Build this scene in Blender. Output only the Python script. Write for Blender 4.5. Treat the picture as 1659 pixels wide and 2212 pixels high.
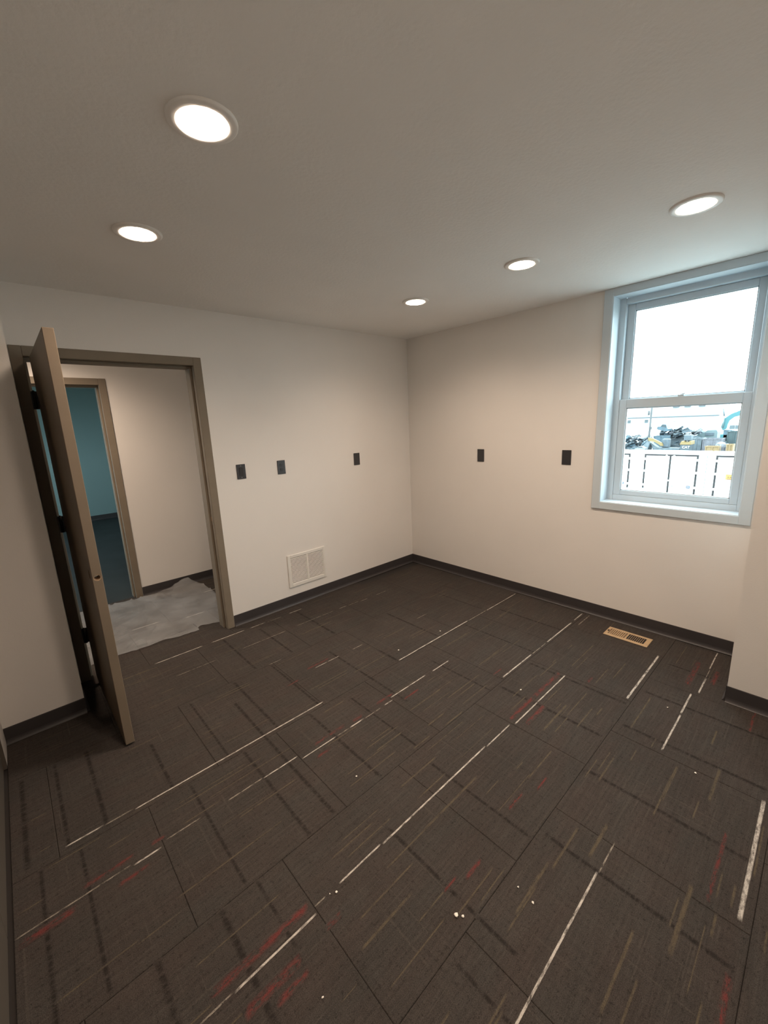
import bpy, bmesh, math, random
from mathutils import Vector, Matrix

# ------------------------------------------------------------------ scene, camera, world, exposure
for o in list(bpy.data.objects):
    bpy.data.objects.remove(o, do_unlink=True)
SC = bpy.context.scene
COL = SC.collection

EYE = Vector((-3.5414, -3.4097, 1.7048))
YAW, PITCH, ROLL = 0.736694, -0.213086, -0.043082
fwd = Vector((math.sin(YAW) * math.cos(PITCH), math.cos(YAW) * math.cos(PITCH), math.sin(PITCH)))
rgt = fwd.cross(Vector((0, 0, 1))).normalized()
upv = rgt.cross(fwd)
r2 = rgt * math.cos(ROLL) + upv * math.sin(ROLL)
u2 = upv * math.cos(ROLL) - rgt * math.sin(ROLL)
cd = bpy.data.cameras.new('camera')
cd.sensor_fit = 'VERTICAL'
cd.sensor_height = 36.0
cd.lens = 36.0 * 894.57 / 2212.0
cd.clip_start = 0.02
cd.clip_end = 1000
cam = bpy.data.objects.new('camera', cd)
COL.objects.link(cam)
M = Matrix((r2, u2, -fwd)).transposed().to_4x4()
M.translation = EYE
cam.matrix_world = M
SC.camera = cam

world = bpy.data.worlds.new('overcast_sky')
SC.world = world
world.use_nodes = True
bg = world.node_tree.nodes['Background']
bg.inputs['Color'].default_value = (0.77, 0.93, 1.0, 1)
bg.inputs['Strength'].default_value = 12.5

LAMP_COLOR = (1.0, 0.77, 0.59)      # warm white of the recessed lights
LAMP_WATTS = 55.0
LENS_STRENGTH = 46.0
HALL_WATTS = 125.0

vs = SC.view_settings
vs.view_transform = 'Standard'
vs.look = 'None'
vs.exposure = 0.0
vs.gamma = 1.0
vs.use_curve_mapping = False
SC.cycles.max_bounces = 10
SC.cycles.diffuse_bounces = 6
SC.cycles.transparent_max_bounces = 12
SC.cycles.sample_clamp_indirect = 6.0
SC.cycles.caustics_reflective = False
SC.cycles.caustics_refractive = False


def portal(name, loc, size, rot):
    l = bpy.data.lights.new(name, 'AREA')
    l.shape = 'RECTANGLE'
    l.size, l.size_y = size
    l.cycles.is_portal = True
    o = bpy.data.objects.new(name, l)
    COL.objects.link(o)
    o.location = loc
    o.rotation_euler = rot
    return o


portal('window_daylight', (0.215, -2.58, 1.77), (1.55, 0.88), (0, math.radians(90), 0))
portal('far_room_daylight', (-5.33, 4.0, 1.55), (1.3, 2.6), (0, math.radians(-90), 0))

rnd = random.Random(7)
H = 2.596

# ------------------------------------------------------------------ materials


def new_mat(name):
    m = bpy.data.materials.new(name)
    m.use_nodes = True
    nt = m.node_tree
    return m, nt, nt.nodes['Principled BSDF']


def node(nt, typ, **kw):
    n = nt.nodes.new(typ)
    for k, v in kw.items():
        setattr(n, k, v)
    return n


def mat(name, col, rough=0.6, metal=0.0, var=0.0, vscale=6.0, bump=0.0, bscale=200.0, spec=0.5, stretch=(1, 1, 1)):
    m, nt, b = new_mat(name)
    b.inputs['Base Color'].default_value = (*col, 1)
    b.inputs['Roughness'].default_value = rough
    b.inputs['Metallic'].default_value = metal
    b.inputs['Specular IOR Level'].default_value = spec
    if var or bump:
        g = node(nt, 'ShaderNodeNewGeometry')
        mp = node(nt, 'ShaderNodeMapping')
        mp.inputs['Scale'].default_value = stretch
        nt.links.new(g.outputs['Position'], mp.inputs['Vector'])
    if var:
        n = node(nt, 'ShaderNodeTexNoise')
        n.inputs['Scale'].default_value = vscale
        n.inputs['Detail'].default_value = 4
        nt.links.new(mp.outputs['Vector'], n.inputs['Vector'])
        r = node(nt, 'ShaderNodeMapRange')
        r.inputs['From Min'].default_value = 0.3
        r.inputs['From Max'].default_value = 0.7
        r.inputs['To Min'].default_value = 1 - var
        r.inputs['To Max'].default_value = 1 + var
        nt.links.new(n.outputs['Fac'], r.inputs['Value'])
        mx = node(nt, 'ShaderNodeVectorMath', operation='SCALE')
        mx.inputs[0].default_value = col
        nt.links.new(r.outputs['Result'], mx.inputs['Scale'])
        nt.links.new(mx.outputs['Vector'], b.inputs['Base Color'])
    if bump:
        n2 = node(nt, 'ShaderNodeTexNoise')
        n2.inputs['Scale'].default_value = bscale
        n2.inputs['Detail'].default_value = 3
        nt.links.new(mp.outputs['Vector'], n2.inputs['Vector'])
        bp = node(nt, 'ShaderNodeBump')
        bp.inputs['Strength'].default_value = bump
        bp.inputs['Distance'].default_value = 0.004
        nt.links.new(n2.outputs['Fac'], bp.inputs['Height'])
        nt.links.new(bp.outputs['Normal'], b.inputs['Normal'])
    return m


M_WALL = mat('wall_paint', (0.77, 0.745, 0.715), 0.75, bump=0.10, bscale=140, var=0.015, vscale=2)
M_CEIL = mat('ceiling_paint', (0.87, 0.86, 0.84), 0.8, bump=0.35, bscale=60, var=0.015, vscale=3)
M_TRIMW = mat('window_trim_bloom_tint', (0.55, 0.62, 0.67), 0.45)  # white trim; blue-grey cast of the window bloom put into its colour
M_VINYL = mat('window_vinyl', (0.54, 0.61, 0.66), 0.35)  # white vinyl with the same window bloom tint in its colour
M_TAUPE = mat('taupe_frame_paint', (0.215, 0.18, 0.137), 0.6, var=0.05, vscale=8, spec=0.2)
M_LEAF = mat('taupe_leaf_paint', (0.19, 0.147, 0.103), 0.5, var=0.05, vscale=6)
M_CLOSET = mat('closet_door_shaded', (0.10, 0.083, 0.066), 0.5)  # door colour darkened to carry the shade along the west wall
M_BASE = mat('cove_base_rubber', (0.046, 0.041, 0.042), 0.42, var=0.06, vscale=5)
M_TEAL = mat('daylight_tint_wall', (0.235, 0.325, 0.32), 0.8)  # far room's cool daylight is put into the wall colour as teal
M_FARFLOOR = mat('dark_far_floor', (0.016, 0.020, 0.021), 0.7, var=0.3, vscale=3)
M_PLATE = mat('charcoal_plate', (0.033, 0.032, 0.035), 0.38)
M_PLATE2 = mat('black_plate_insert', (0.022, 0.02, 0.02), 0.3)
M_SCREW = mat('screw_steel', (0.35, 0.33, 0.3), 0.35, metal=0.9)
M_GRILLE = mat('grille_white', (0.76, 0.74, 0.70), 0.4)
M_DARK = mat('dark_duct', (0.02, 0.018, 0.016), 0.8)
M_TAN = mat('register_tan', (0.47, 0.33, 0.19), 0.4, var=0.04, vscale=30)
M_TAN2 = mat('register_damper', (0.20, 0.135, 0.085), 0.5)
M_HINGE = mat('hinge_black', (0.015, 0.013, 0.012), 0.45, metal=0.3)
M_BRASS = mat('latch_brass', (0.75, 0.48, 0.27), 0.35, metal=0.8)
M_WOODCORE = mat('door_core_wood', (0.42, 0.27, 0.16), 0.7)
M_RING = mat('lamp_trim_white', (0.85, 0.83, 0.80), 0.4)
M_SUB = mat('subfloor', (0.02, 0.016, 0.014), 0.9)
M_CRUMB = mat('drywall_crumb', (0.85, 0.8, 0.72), 0.8)


def emit_mat(name, col, s):
    m, nt, b = new_mat(name)
    b.inputs['Base Color'].default_value = (0.8, 0.8, 0.8, 1)
    b.inputs['Emission Color'].default_value = (*col, 1)
    b.inputs['Emission Strength'].default_value = s
    return m


M_LENS = emit_mat('lamp_lens', (1.0, 0.80, 0.62), LENS_STRENGTH)


def glass_mat():
    m = bpy.data.materials.new('window_glass')
    m.use_nodes = True
    nt = m.node_tree
    nt.nodes.clear()
    out = node(nt, 'ShaderNodeOutputMaterial')
    tr = node(nt, 'ShaderNodeBsdfTransparent')
    tr.inputs['Color'].default_value = (0.95, 0.985, 0.98, 1)
    gl = node(nt, 'ShaderNodeBsdfGlossy')
    gl.inputs['Roughness'].default_value = 0.02
    fr = node(nt, 'ShaderNodeLayerWeight')
    fr.inputs['Blend'].default_value = 0.5
    pw = node(nt, 'ShaderNodeMath', operation='POWER')
    pw.inputs[1].default_value = 5.0
    nt.links.new(fr.outputs['Facing'], pw.inputs[0])
    ma = node(nt, 'ShaderNodeMath', operation='MULTIPLY_ADD')
    ma.inputs[1].default_value = 0.8
    ma.inputs[2].default_value = 0.025
    nt.links.new(pw.outputs[0], ma.inputs[0])
    mx = node(nt, 'ShaderNodeMixShader')
    nt.links.new(ma.outputs[0], mx.inputs['Fac'])
    nt.links.new(tr.outputs['BSDF'], mx.inputs[1])
    nt.links.new(gl.outputs['BSDF'], mx.inputs[2])
    nt.links.new(mx.outputs['Shader'], out.inputs['Surface'])
    return m


M_GLASS = glass_mat()


def film_mat():
    m = bpy.data.materials.new('clear_plastic_film')
    m.use_nodes = True
    nt = m.node_tree
    b = nt.nodes['Principled BSDF']
    out = nt.nodes['Material Output']
    b.inputs['Base Color'].default_value = (0.66, 0.68, 0.70, 1)
    b.inputs['Roughness'].default_value = 0.07
    b.inputs['Specular IOR Level'].default_value = 0.8
    tr = node(nt, 'ShaderNodeBsdfTransparent')
    mx = node(nt, 'ShaderNodeMixShader')
    g = node(nt, 'ShaderNodeNewGeometry')
    n = node(nt, 'ShaderNodeTexNoise')
    n.inputs['Scale'].default_value = 5
    n.inputs['Detail'].default_value = 5
    nt.links.new(g.outputs['Position'], n.inputs['Vector'])
    r = node(nt, 'ShaderNodeMapRange')
    r.inputs['From Min'].default_value = 0.3
    r.inputs['From Max'].default_value = 0.7
    r.inputs['To Min'].default_value = 0.19
    r.inputs['To Max'].default_value = 0.34
    nt.links.new(n.outputs['Fac'], r.inputs['Value'])
    nt.links.new(r.outputs['Result'], mx.inputs['Fac'])
    nt.links.new(tr.outputs['BSDF'], mx.inputs[1])
    nt.links.new(b.outputs['BSDF'], mx.inputs[2])
    nt.links.new(mx.outputs['Shader'], out.inputs['Surface'])
    return m


M_FILM = film_mat()


def carpet_mat(name, line=None, strength=1.0, breakup=0.5, bscale=70.0):
    """carpet pile; with line colour: the same pile with a woven line mixed over it (attribute w = 1 on the line's axis, 0 at its edge)"""
    m, nt, b = new_mat(name)
    b.inputs['Roughness'].default_value = 0.95
    b.inputs['Specular IOR Level'].default_value = 0.15
    g = node(nt, 'ShaderNodeNewGeometry')

    def noise(scale, stretch, detail=3, rough=0.6):
        mp = node(nt, 'ShaderNodeMapping')
        mp.inputs['Scale'].default_value = stretch
        nt.links.new(g.outputs['Position'], mp.inputs['Vector'])
        n = node(nt, 'ShaderNodeTexNoise')
        n.inputs['Scale'].default_value = scale
        n.inputs['Detail'].default_value = detail
        n.inputs['Roughness'].default_value = rough
        nt.links.new(mp.outputs['Vector'], n.inputs['Vector'])
        return n.outputs['Fac']

    def rng(v, a, c, d, e):
        r = node(nt, 'ShaderNodeMapRange')
        for k, x in zip(('From Min', 'From Max', 'To Min', 'To Max'), (a, c, d, e)):
            r.inputs[k].default_value = x
        nt.links.new(v, r.inputs['Value'])
        return r.outputs['Result']

    def mth(op, a, c):
        n = node(nt, 'ShaderNodeMath', operation=op)
        for i, x in enumerate((a, c)):
            if isinstance(x, (int, float)):
                n.inputs[i].default_value = x
            else:
                nt.links.new(x, n.inputs[i])
        return n.outputs[0]

    pile = rng(noise(330, (1, 1, 1), 3, 0.8), 0.25, 0.75, 0.35, 1.65)
    speck = rng(noise(75, (1, 1, 1), 4, 0.8), 0.34, 0.46, 0.55, 1.0)
    pile = mth('MULTIPLY', pile, speck)
    sx = rng(noise(1.0, (5, 90, 1), 4, 0.75), 0.3, 0.7, 0.80, 1.22)
    sy = rng(noise(1.0, (70, 4, 1), 4, 0.75), 0.3, 0.7, 0.90, 1.10)
    big = rng(noise(2.2, (1, 1, 1), 2), 0.3, 0.7, 0.92, 1.08)
    f = mth('MULTIPLY', mth('MULTIPLY', pile, sx), mth('MULTIPLY', sy, big))
    hue = node(nt, 'ShaderNodeMix', data_type='RGBA')
    nt.links.new(rng(noise(3.0, (1, 3, 1), 3), 0.35, 0.65, 0, 1), hue.inputs['Factor'])
    hue.inputs['A'].default_value = (0.0510, 0.0415, 0.0365, 1)
    hue.inputs['B'].default_value = (0.0480, 0.0425, 0.0380, 1)
    sc = node(nt, 'ShaderNodeVectorMath', operation='SCALE')
    nt.links.new(hue.outputs['Result'], sc.inputs[0])
    nt.links.new(f, sc.inputs['Scale'])
    col = sc.outputs['Vector']
    if line:
        at = node(nt, 'ShaderNodeAttribute', attribute_name='w')
        nz = rng(noise(1.0, (bscale * 0.35, bscale * 1.2, 1), 4, 0.75), 0.5 - breakup * 0.5, 0.55, 0.0, 1.0)
        k = mth('MULTIPLY', mth('MULTIPLY', at.outputs['Fac'], nz), strength)
        lc = node(nt, 'ShaderNodeVectorMath', operation='SCALE')
        lc.inputs[0].default_value = line
        nt.links.new(mth('ADD', mth('MULTIPLY', pile, 0.5), 0.5), lc.inputs['Scale'])
        mx = node(nt, 'ShaderNodeMix', data_type='RGBA')
        nt.links.new(k, mx.inputs['Factor'])
        nt.links.new(col, mx.inputs['A'])
        nt.links.new(lc.outputs['Vector'], mx.inputs['B'])
        col = mx.outputs['Result']
    nt.links.new(col, b.inputs['Base Color'])
    bp = node(nt, 'ShaderNodeBump')
    bp.inputs['Strength'].default_value = 0.5
    bp.inputs['Distance'].default_value = 0.003
    nt.links.new(noise(260, (1, 1, 1), 2), bp.inputs['Height'])
    nt.links.new(bp.outputs['Normal'], b.inputs['Normal'])
    return m


M_CARPET = carpet_mat('carpet_pile')
M_YWHITE = carpet_mat('carpet_white_yarn', (0.50, 0.46, 0.41), 1.0, 0.35, 60)
M_YFAINT = carpet_mat('carpet_faint_white_yarn', (0.30, 0.265, 0.22), 0.85, 0.25, 90)
M_YRED = carpet_mat('carpet_red_yarn', (0.150, 0.030, 0.028), 0.8, 0.15, 55)
M_YTAN = carpet_mat('carpet_tan_yarn', (0.105, 0.083, 0.055), 0.8, 0.4, 60)
M_YGREY = carpet_mat('carpet_grey_yarn', (0.074, 0.063, 0.054), 0.55, 0.4, 50)
M_YDARK = carpet_mat('carpet_dark_yarn', (0.016, 0.0125, 0.011), 0.8, 0.3, 40)

# ------------------------------------------------------------------ geometry helpers


def bx(bm, x0, x1, y0, y1, z0, z1, bev=0.0, seg=1):
    if x0 > x1: x0, x1 = x1, x0
    if y0 > y1: y0, y1 = y1, y0
    if z0 > z1: z0, z1 = z1, z0
    b2 = bmesh.new()
    vs_ = [b2.verts.new(p) for p in ((x0, y0, z0), (x1, y0, z0), (x1, y1, z0), (x0, y1, z0), (x0, y0, z1), (x1, y0, z1), (x1, y1, z1), (x0, y1, z1))]
    for f in ((0, 3, 2, 1), (4, 5, 6, 7), (0, 1, 5, 4), (1, 2, 6, 5), (2, 3, 7, 6), (3, 0, 4, 7)):
        b2.faces.new([vs_[i] for i in f])
    if bev:
        bmesh.ops.bevel(b2, geom=list(b2.edges), offset=bev, segments=seg, affect='EDGES', profile=0.5)
    merge(bm, b2)
    return bm


def merge(bm, b2, mtx=None):
    if mtx is not None:
        bmesh.ops.transform(b2, matrix=mtx, verts=list(b2.verts))
    mp = {}
    for v in b2.verts:
        mp[v] = bm.verts.new(v.co)
    for f in b2.faces:
        try:
            nf = bm.faces.new([mp[v] for v in f.verts])
            nf.smooth = f.smooth
        except ValueError:
            pass
    b2.free()


def box(x0, x1, y0, y1, z0, z1, bev=0.0, seg=1):
    return bx(bmesh.new(), x0, x1, y0, y1, z0, z1, bev, seg)


def tube(bm, pts, r, n=10, cap=True):
    pts = [Vector(p) for p in pts]
    rs = r if isinstance(r, (list, tuple)) else [r] * len(pts)
    rings = []
    for i, p in enumerate(pts):
        t = (pts[min(i + 1, len(pts) - 1)] - pts[max(i - 1, 0)]).normalized()
        a = Vector((0, 0, 1)) if abs(t.z) < 0.9 else Vector((1, 0, 0))
        u = t.cross(a).normalized()
        v = t.cross(u)
        rings.append([bm.verts.new(p + (u * math.cos(2 * math.pi * k / n) + v * math.sin(2 * math.pi * k / n)) * rs[i]) for k in range(n)])
    for a, b in zip(rings, rings[1:]):
        for k in range(n):
            f = bm.faces.new((a[k], a[(k + 1) % n], b[(k + 1) % n], b[k]))
            f.smooth = True
    if cap:
        bm.faces.new(rings[0][::-1])
        bm.faces.new(rings[-1])
    return bm


def lathe(bm, prof, n=40, c=(0, 0, 0)):
    """prof: list of (r, z) revolved about z"""
    rings = []
    for r, z in prof:
        if r < 1e-6:
            rings.append([bm.verts.new((c[0], c[1], c[2] + z))])
        else:
            rings.append([bm.verts.new((c[0] + r * math.cos(2 * math.pi * k / n), c[1] + r * math.sin(2 * math.pi * k / n), c[2] + z)) for k in range(n)])
    for a, b in zip(rings, rings[1:]):
        for k in range(n):
            k2 = (k + 1) % n
            if len(a) == 1 and len(b) == 1:
                continue
            if len(a) == 1:
                f = bm.faces.new((a[0], b[k2], b[k]))
            elif len(b) == 1:
                f = bm.faces.new((a[k], a[k2], b[0]))
            else:
                f = bm.faces.new((a[k], a[k2], b[k2], b[k]))
            f.smooth = True
    return bm


def prism(bm, poly, axis, a, b):
    """poly: 2-D outline; axis 'x': (y,z) from x=a to x=b; 'y': (x,z); 'z': (x,y)"""
    def P(p, t):
        return {'x': (t, p[0], p[1]), 'y': (p[0], t, p[1]), 'z': (p[0], p[1], t)}[axis]
    A = [bm.verts.new(P(p, a)) for p in poly]
    B = [bm.verts.new(P(p, b)) for p in poly]
    n = len(poly)
    bm.faces.new(A)
    bm.faces.new(B[::-1])
    for i in range(n):
        bm.faces.new((A[i], B[i], B[(i + 1) % n], A[(i + 1) % n]))
    bmesh.ops.recalc_face_normals(bm, faces=list(bm.faces))
    return bm


WLOC = {}


def obj(name, bm, m, parent=None, fix=True, **props):
    if fix:
        bmesh.ops.recalc_face_normals(bm, faces=list(bm.faces))
    co = [v.co for v in bm.verts]
    lo = Vector((min(c.x for c in co), min(c.y for c in co), min(c.z for c in co)))
    hi = Vector((max(c.x for c in co), max(c.y for c in co), max(c.z for c in co)))
    base = Vector(((lo.x + hi.x) / 2, (lo.y + hi.y) / 2, lo.z))
    bmesh.ops.translate(bm, verts=list(bm.verts), vec=-base)
    me = bpy.data.meshes.new(name)
    bm.to_mesh(me)
    bm.free()
    o = bpy.data.objects.new(name, me)
    COL.objects.link(o)
    if m is not None:
        me.materials.append(m)
    WLOC[o.name] = base
    if parent is not None:
        o.parent = parent
        o.location = base - WLOC[parent.name]
    else:
        o.location = base
    for k, v in props.items():
        o[k] = v
    return o


def tag(o, label=None, category=None, group=None, kind=None):
    for k, v in (('label', label), ('category', category), ('group', group), ('kind', kind)):
        if v:
            o[k] = v
    return o


def thing(name, loc, label, category, group=None, kind=None):
    o = bpy.data.objects.new(name, None)
    o.empty_display_size = 0.05
    COL.objects.link(o)
    o.location = loc
    WLOC[o.name] = Vector(loc)
    return tag(o, label, category, group, kind)


def copy_part(src, parent, loc):
    """a copy of one part sharing its mesh; loc = world place of its origin"""
    o = src.copy()
    COL.objects.link(o)
    o.parent = parent
    WLOC[o.name] = Vector(loc)
    o.location = Vector(loc) - WLOC[parent.name]
    return o


# ------------------------------------------------------------------ room shell
XW, YS = -3.80, -3.96        # west wall, south wall
X1, D1 = -3.4184, -0.4088    # north-west wall step: its outside corner
D2, Y2 = -0.6277, -3.1454    # south-east wall step: its outside corner
TW = 0.14                    # partition thickness

# openings
OX0, OX1 = -3.338, -2.345    # room doorway, between rabbets
OZ = 2.187
WY0, WY1, WZ0, WZ1 = -3.020, -2.142, 0.997, 2.545   # window reveal (inside of the liner)
LN = 0.016
HY = 1.415                   # hall's far wall
HX0, HX1 = -3.70, -2.742     # far-room doorway

bm = box(OX1 + 0.004, 0.0, 0, TW, 0, H)
bx(bm, X1, OX0 - 0.004, 0, TW, 0, H)
bx(bm, OX0 - 0.004, OX1 + 0.004, 0, TW, OZ + 0.004, H)
tag(obj('wall_north', bm, M_WALL), 'warm white painted wall holding the brown doorway and the white air grille', 'wall', kind='structure')

bm = box(XW - 0.14, X1, D1, TW, 0, H)
tag(obj('wall_northwest', bm, M_WALL), 'warm white wall stepping forward left of the open brown door', 'wall', kind='structure')

bm = box(0, 0.2, Y2, WY0 - LN, 0, H)
bx(bm, 0, 0.2, WY1 + LN, TW, 0, H)
bx(bm, 0, 0.2, WY0 - LN, WY1 + LN, 0, WZ0 - LN)
bx(bm, 0, 0.2, WY0 - LN, WY1 + LN, WZ1 + LN, H)
tag(obj('wall_east', bm, M_WALL), 'warm white painted wall with the white framed window', 'wall', kind='structure')

tag(obj('wall_southeast', box(D2, 0.2, YS - 0.14, Y2, 0, H), M_WALL), 'white wall stepping forward at right edge beside the window', 'wall', kind='structure')
KY0, KY1 = -2.72, -0.62      # closet opening in the west wall
bm = box(XW - 0.14, XW, YS - 0.14, KY0, 0, H)
bx(bm, XW - 0.14, XW, KY1, D1, 0, H)
bx(bm, XW - 0.14, XW, KY0, KY1, 2.19, H)
bx(bm, XW - 0.14, XW - 0.08, KY0, KY1, 0, 2.19)
tag(obj('wall_west', bm, M_WALL), 'white side wall at the left edge above the dark cove base', 'wall', kind='structure')
tag(obj('wall_south', box(XW, D2, YS - 0.14, YS, 0, H), M_WALL), 'white wall closing the room behind the viewer', 'wall', kind='structure')

# hall and far room
HW, HE = -4.9, -0.9
bm = box(HX1 + 0.004, HE, HY, HY + 0.13, 0, H)
bx(bm, HW, HX0 - 0.004, HY, HY + 0.13, 0, H)
bx(bm, HX0 - 0.004, HX1 + 0.004, HY, HY + 0.13, 2.166, H)
tag(obj('wall_hall', bm, M_WALL), 'white hallway wall seen through the open doorway', 'wall', kind='structure')
tag(obj('wall_hall_east', box(HE, HE + 0.13, TW, HY + 0.13, 0, H), M_WALL), 'white end wall closing the hallway on the right', 'wall', kind='structure')
tag(obj('wall_hall_west', box(HW - 0.13, HW, TW, HY + 0.13, 0, H), M_WALL), 'white end wall closing the hallway on the left', 'wall', kind='structure')
tag(obj('wall_hall_south', box(HW, XW - 0.14, 0, TW, 0, H), M_WALL), 'white hallway side wall left of the room', 'wall', kind='structure')
FX0, FX1, FY = -5.2, -0.9, 6.65
tag(obj('wall_far', box(FX0, FX1, FY, FY + 0.14, 0, H), M_TEAL), 'wall at the back of the unlit far room, cool daylight put into its teal colour', 'wall', kind='structure')
tag(obj('wall_far_east', box(FX1, FX1 + 0.14, HY + 0.13, FY + 0.14, 0, H), M_TEAL), 'right side wall of the unlit far room, tinted teal for cool daylight', 'wall', kind='structure')
bm = box(FX0 - 0.14, FX0, HY + 0.13, 2.7, 0, H)
bx(bm, FX0 - 0.14, FX0, 5.3, FY + 0.14, 0, H)
bx(bm, FX0 - 0.14, FX0, 2.7, 5.3, 0, 0.9)
bx(bm, FX0 - 0.14, FX0, 2.7, 5.3, 2.2, H)
tag(obj('wall_far_west', bm, M_TEAL), 'left side wall of the far room with its window, tinted teal for cool daylight', 'wall', kind='structure')
tag(obj('wall_far_south', box(FX0, HW - 0.13, HY, HY + 0.13, 0, H), M_TEAL), 'short wall beside the far room doorway, tinted teal for cool daylight', 'wall', kind='structure')

w2 = thing('window_2', (FX0 - 0.07, 4.0, 0.9), 'wide window in the left side wall of the far room', 'window', kind='structure')
for (a, b_, c, d) in ((2.701, 2.75, .901, 2.199), (5.25, 5.299, .901, 2.199), (2.75, 5.25, .901, .95), (2.75, 5.25, 2.15, 2.199), (3.98, 4.02, .95, 2.15)):
    obj('window_frame', box(FX0 - 0.11, FX0 - 0.05, a, b_, c, d, .003), M_VINYL, w2)
for a, b_ in ((2.75, 3.98), (4.02, 5.25)):
    obj('pane', box(FX0 - 0.083, FX0 - 0.079, a, b_, .95, 2.15), M_GLASS, w2)

# ceiling and floors
tag(obj('ceiling', box(FX0 - 0.14, 0.2, YS - 0.14, FY + 0.14, H, H + 0.15), M_CEIL), 'pale textured drywall ceiling with recessed lights', 'ceiling', kind='structure')
floor = thing('floor', (-1.9, -1.9, -0.15), 'dark brown carpet tile floor with broken white, red and tan lines', 'floor', kind='structure')
bm = box(FX0 - 0.14, 0.2, YS - 0.14, HY + 0.065, -0.15, -0.006)
obj('subfloor', bm, M_SUB, floor)
tag(obj('floor_far', box(FX0 - 0.14, FX1 + 0.14, HY + 0.065, FY + 0.14, -0.15, 0.0), M_FARFLOOR), 'dark floor of the unlit far room beyond the hallway', 'floor', kind='structure')

# carpet tiles: 0.66 m squares laid in rows that step half a tile
T = 0.66
ROWS = [-2.76 + T * k for k in range(-2, 7)]
G = 0.0006


def tile_bm(x0, x1, y0, y1):
    b = bmesh.new()
    c, zt, zb, z1_ = 0.0022, 0.0, -0.006, -0.0016
    rings = []
    for (i, z) in ((0, zb), (0, z1_), (c, zt)):
        rings.append([b.verts.new(p) for p in ((x0 + i, y0 + i, z), (x1 - i, y0 + i, z), (x1 - i, y1 - i, z), (x0 + i, y1 - i, z))])
    for a, d in zip(rings, rings[1:]):
        for k in range(4):
            b.faces.new((a[k], a[(k + 1) % 4], d[(k + 1) % 4], d[k]))
    b.faces.new(rings[-1])
    return b


TILES = []
full = None
for ri, y0 in enumerate(ROWS):
    fam = -2.99 if (ri % 2 == 0) else -3.32       # row that starts at -2.76 is the -2.99 family
    for k in range(-4, 7):
        x0 = fam + T * k
        x1 = x0 + T
        yy0, yy1 = y0, y0 + T
        if (yy0 + yy1) / 2 < -0.1:
            lim = (XW, 0.0, YS, 9)
        else:
            lim = (HW, HE, -9, HY + 0.065)
        cx0, cx1 = max(x0, lim[0]), min(x1, lim[1])
        cy0, cy1 = max(yy0, lim[2]), min(yy1, lim[3])
        if cx1 - cx0 < 0.02 or cy1 - cy0 < 0.02:
            continue
        if cx0 > D2 - 0.01 and cy1 < Y2 + 0.01:
            continue
        TILES.append((cx0, cx1, cy0, cy1))
        isfull = abs(cx1 - cx0 - T) < 1e-6 and abs(cy1 - cy0 - T) < 1e-6
        if isfull and full is not None:
            copy_part(full, floor, ((cx0 + cx1) / 2, (cy0 + cy1) / 2, -0.006))
        else:
            o = obj('carpet_tile', tile_bm(cx0 + G, cx1 - G, cy0 + G, cy1 - G), M_CARPET, floor)
            if isfull:
                full = o


class Lines:
    """woven lines lying in the carpet: thin strips with a soft edge, one part per yarn colour"""
    def __init__(s, z):
        s.z = z
        s.v, s.f, s.w = [], [], []

    def add(s, a, b, width, soft=0.5, z=None):
        z = s.z + rnd.uniform(0, 0.00010)
        a, b = Vector((a[0], a[1], 0)), Vector((b[0], b[1], 0))
        t = b - a
        if t.length < 1e-4:
            return
        n = Vector((-t.y, t.x, 0)).normalized() * width / 2
        off = [(-1, 0), (-soft, 1), (soft, 1), (1, 0)]
        i0 = len(s.v)
        e = min(0.02, t.length * 0.2)
        d = t.normalized() * e
        ps = [(a, 0), (a + d, 1), (b - d, 1), (b, 0)]
        for p, we in ps:
            for q, w in off:
                s.v.append((p.x + n.x * q, p.y + n.y * q, z))
                s.w.append(w * we)
        for j in range(3):
            for k in range(3):
                m_ = i0 + j * 4 + k
                s.f.append((m_, m_ + 4, m_ + 5, m_ + 1))

    def build(s, name, m):
        me = bpy.data.meshes.new(name)
        base = WLOC[floor.name]
        me.from_pydata([(x - base.x, y - base.y, z - base.z) for x, y, z in s.v], [], s.f)
        at = me.attributes.new('w', 'FLOAT', 'POINT')
        for i, w in enumerate(s.w):
            at.data[i].value = w
        me.materials.append(m)
        o = bpy.data.objects.new(name, me)
        COL.objects.link(o)
        o.parent = floor
        o['kind'] = 'stuff'
        return o


LG, LD, LT, LR, LF, LW = [Lines(0.0002 + 0.00014 * k) for k in range(6)]
# dark cross lines (x, y from, y to)
DARK = [(-3.615, -.79, -1.42), (-3.477, -.80, -1.42), (-3.203, -1.0, -1.42), (-3.136, -1.45, -2.09), (-3.10, -2.1, -2.40), (-2.925, -.80, -1.43),
        (-2.853, -1.44, -2.10), (-3.58, -1.45, -2.10), (-2.72, -1.0, -2.09), (-2.44, -1.44, -2.10), (-3.24, -2.1, -2.70), (-3.75, -.80, -1.42),
        (-3.712, -1.44, -2.09), (-2.595, -2.3, -2.92), (-2.205, -2.2, -2.76), (-1.70, -2.77, -3.40), (-2.148, -2.78, -3.40), (-2.17, -1.5, -2.1),
        (-2.632, -.79, -1.43), (-2.35, -.79, -1.42), (-1.945, -.95, -1.80), (-1.67, -1.2, -1.45), (-1.5, -1.6, -2.1), (-2.45, -.15, -.76), (-2.15, -.2, -.76),
        (-1.75, -.15, -.77), (-1.2, -.8, -1.42), (-.9, -1.45, -2.09), (-.55, -.8, -1.40), (-1.05, -2.12, -2.75), (-1.42, -2.12, -2.75), (-.45, -1.5, -2.08),
        (-.42, -2.8, -3.1), (-1.25, -2.78, -3.4), (-.85, -2.78, -3.40), (-2.75, -2.78, -3.4), (-3.0, -2.78, -3.4), (-3.45, -2.1, -2.7)]
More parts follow.
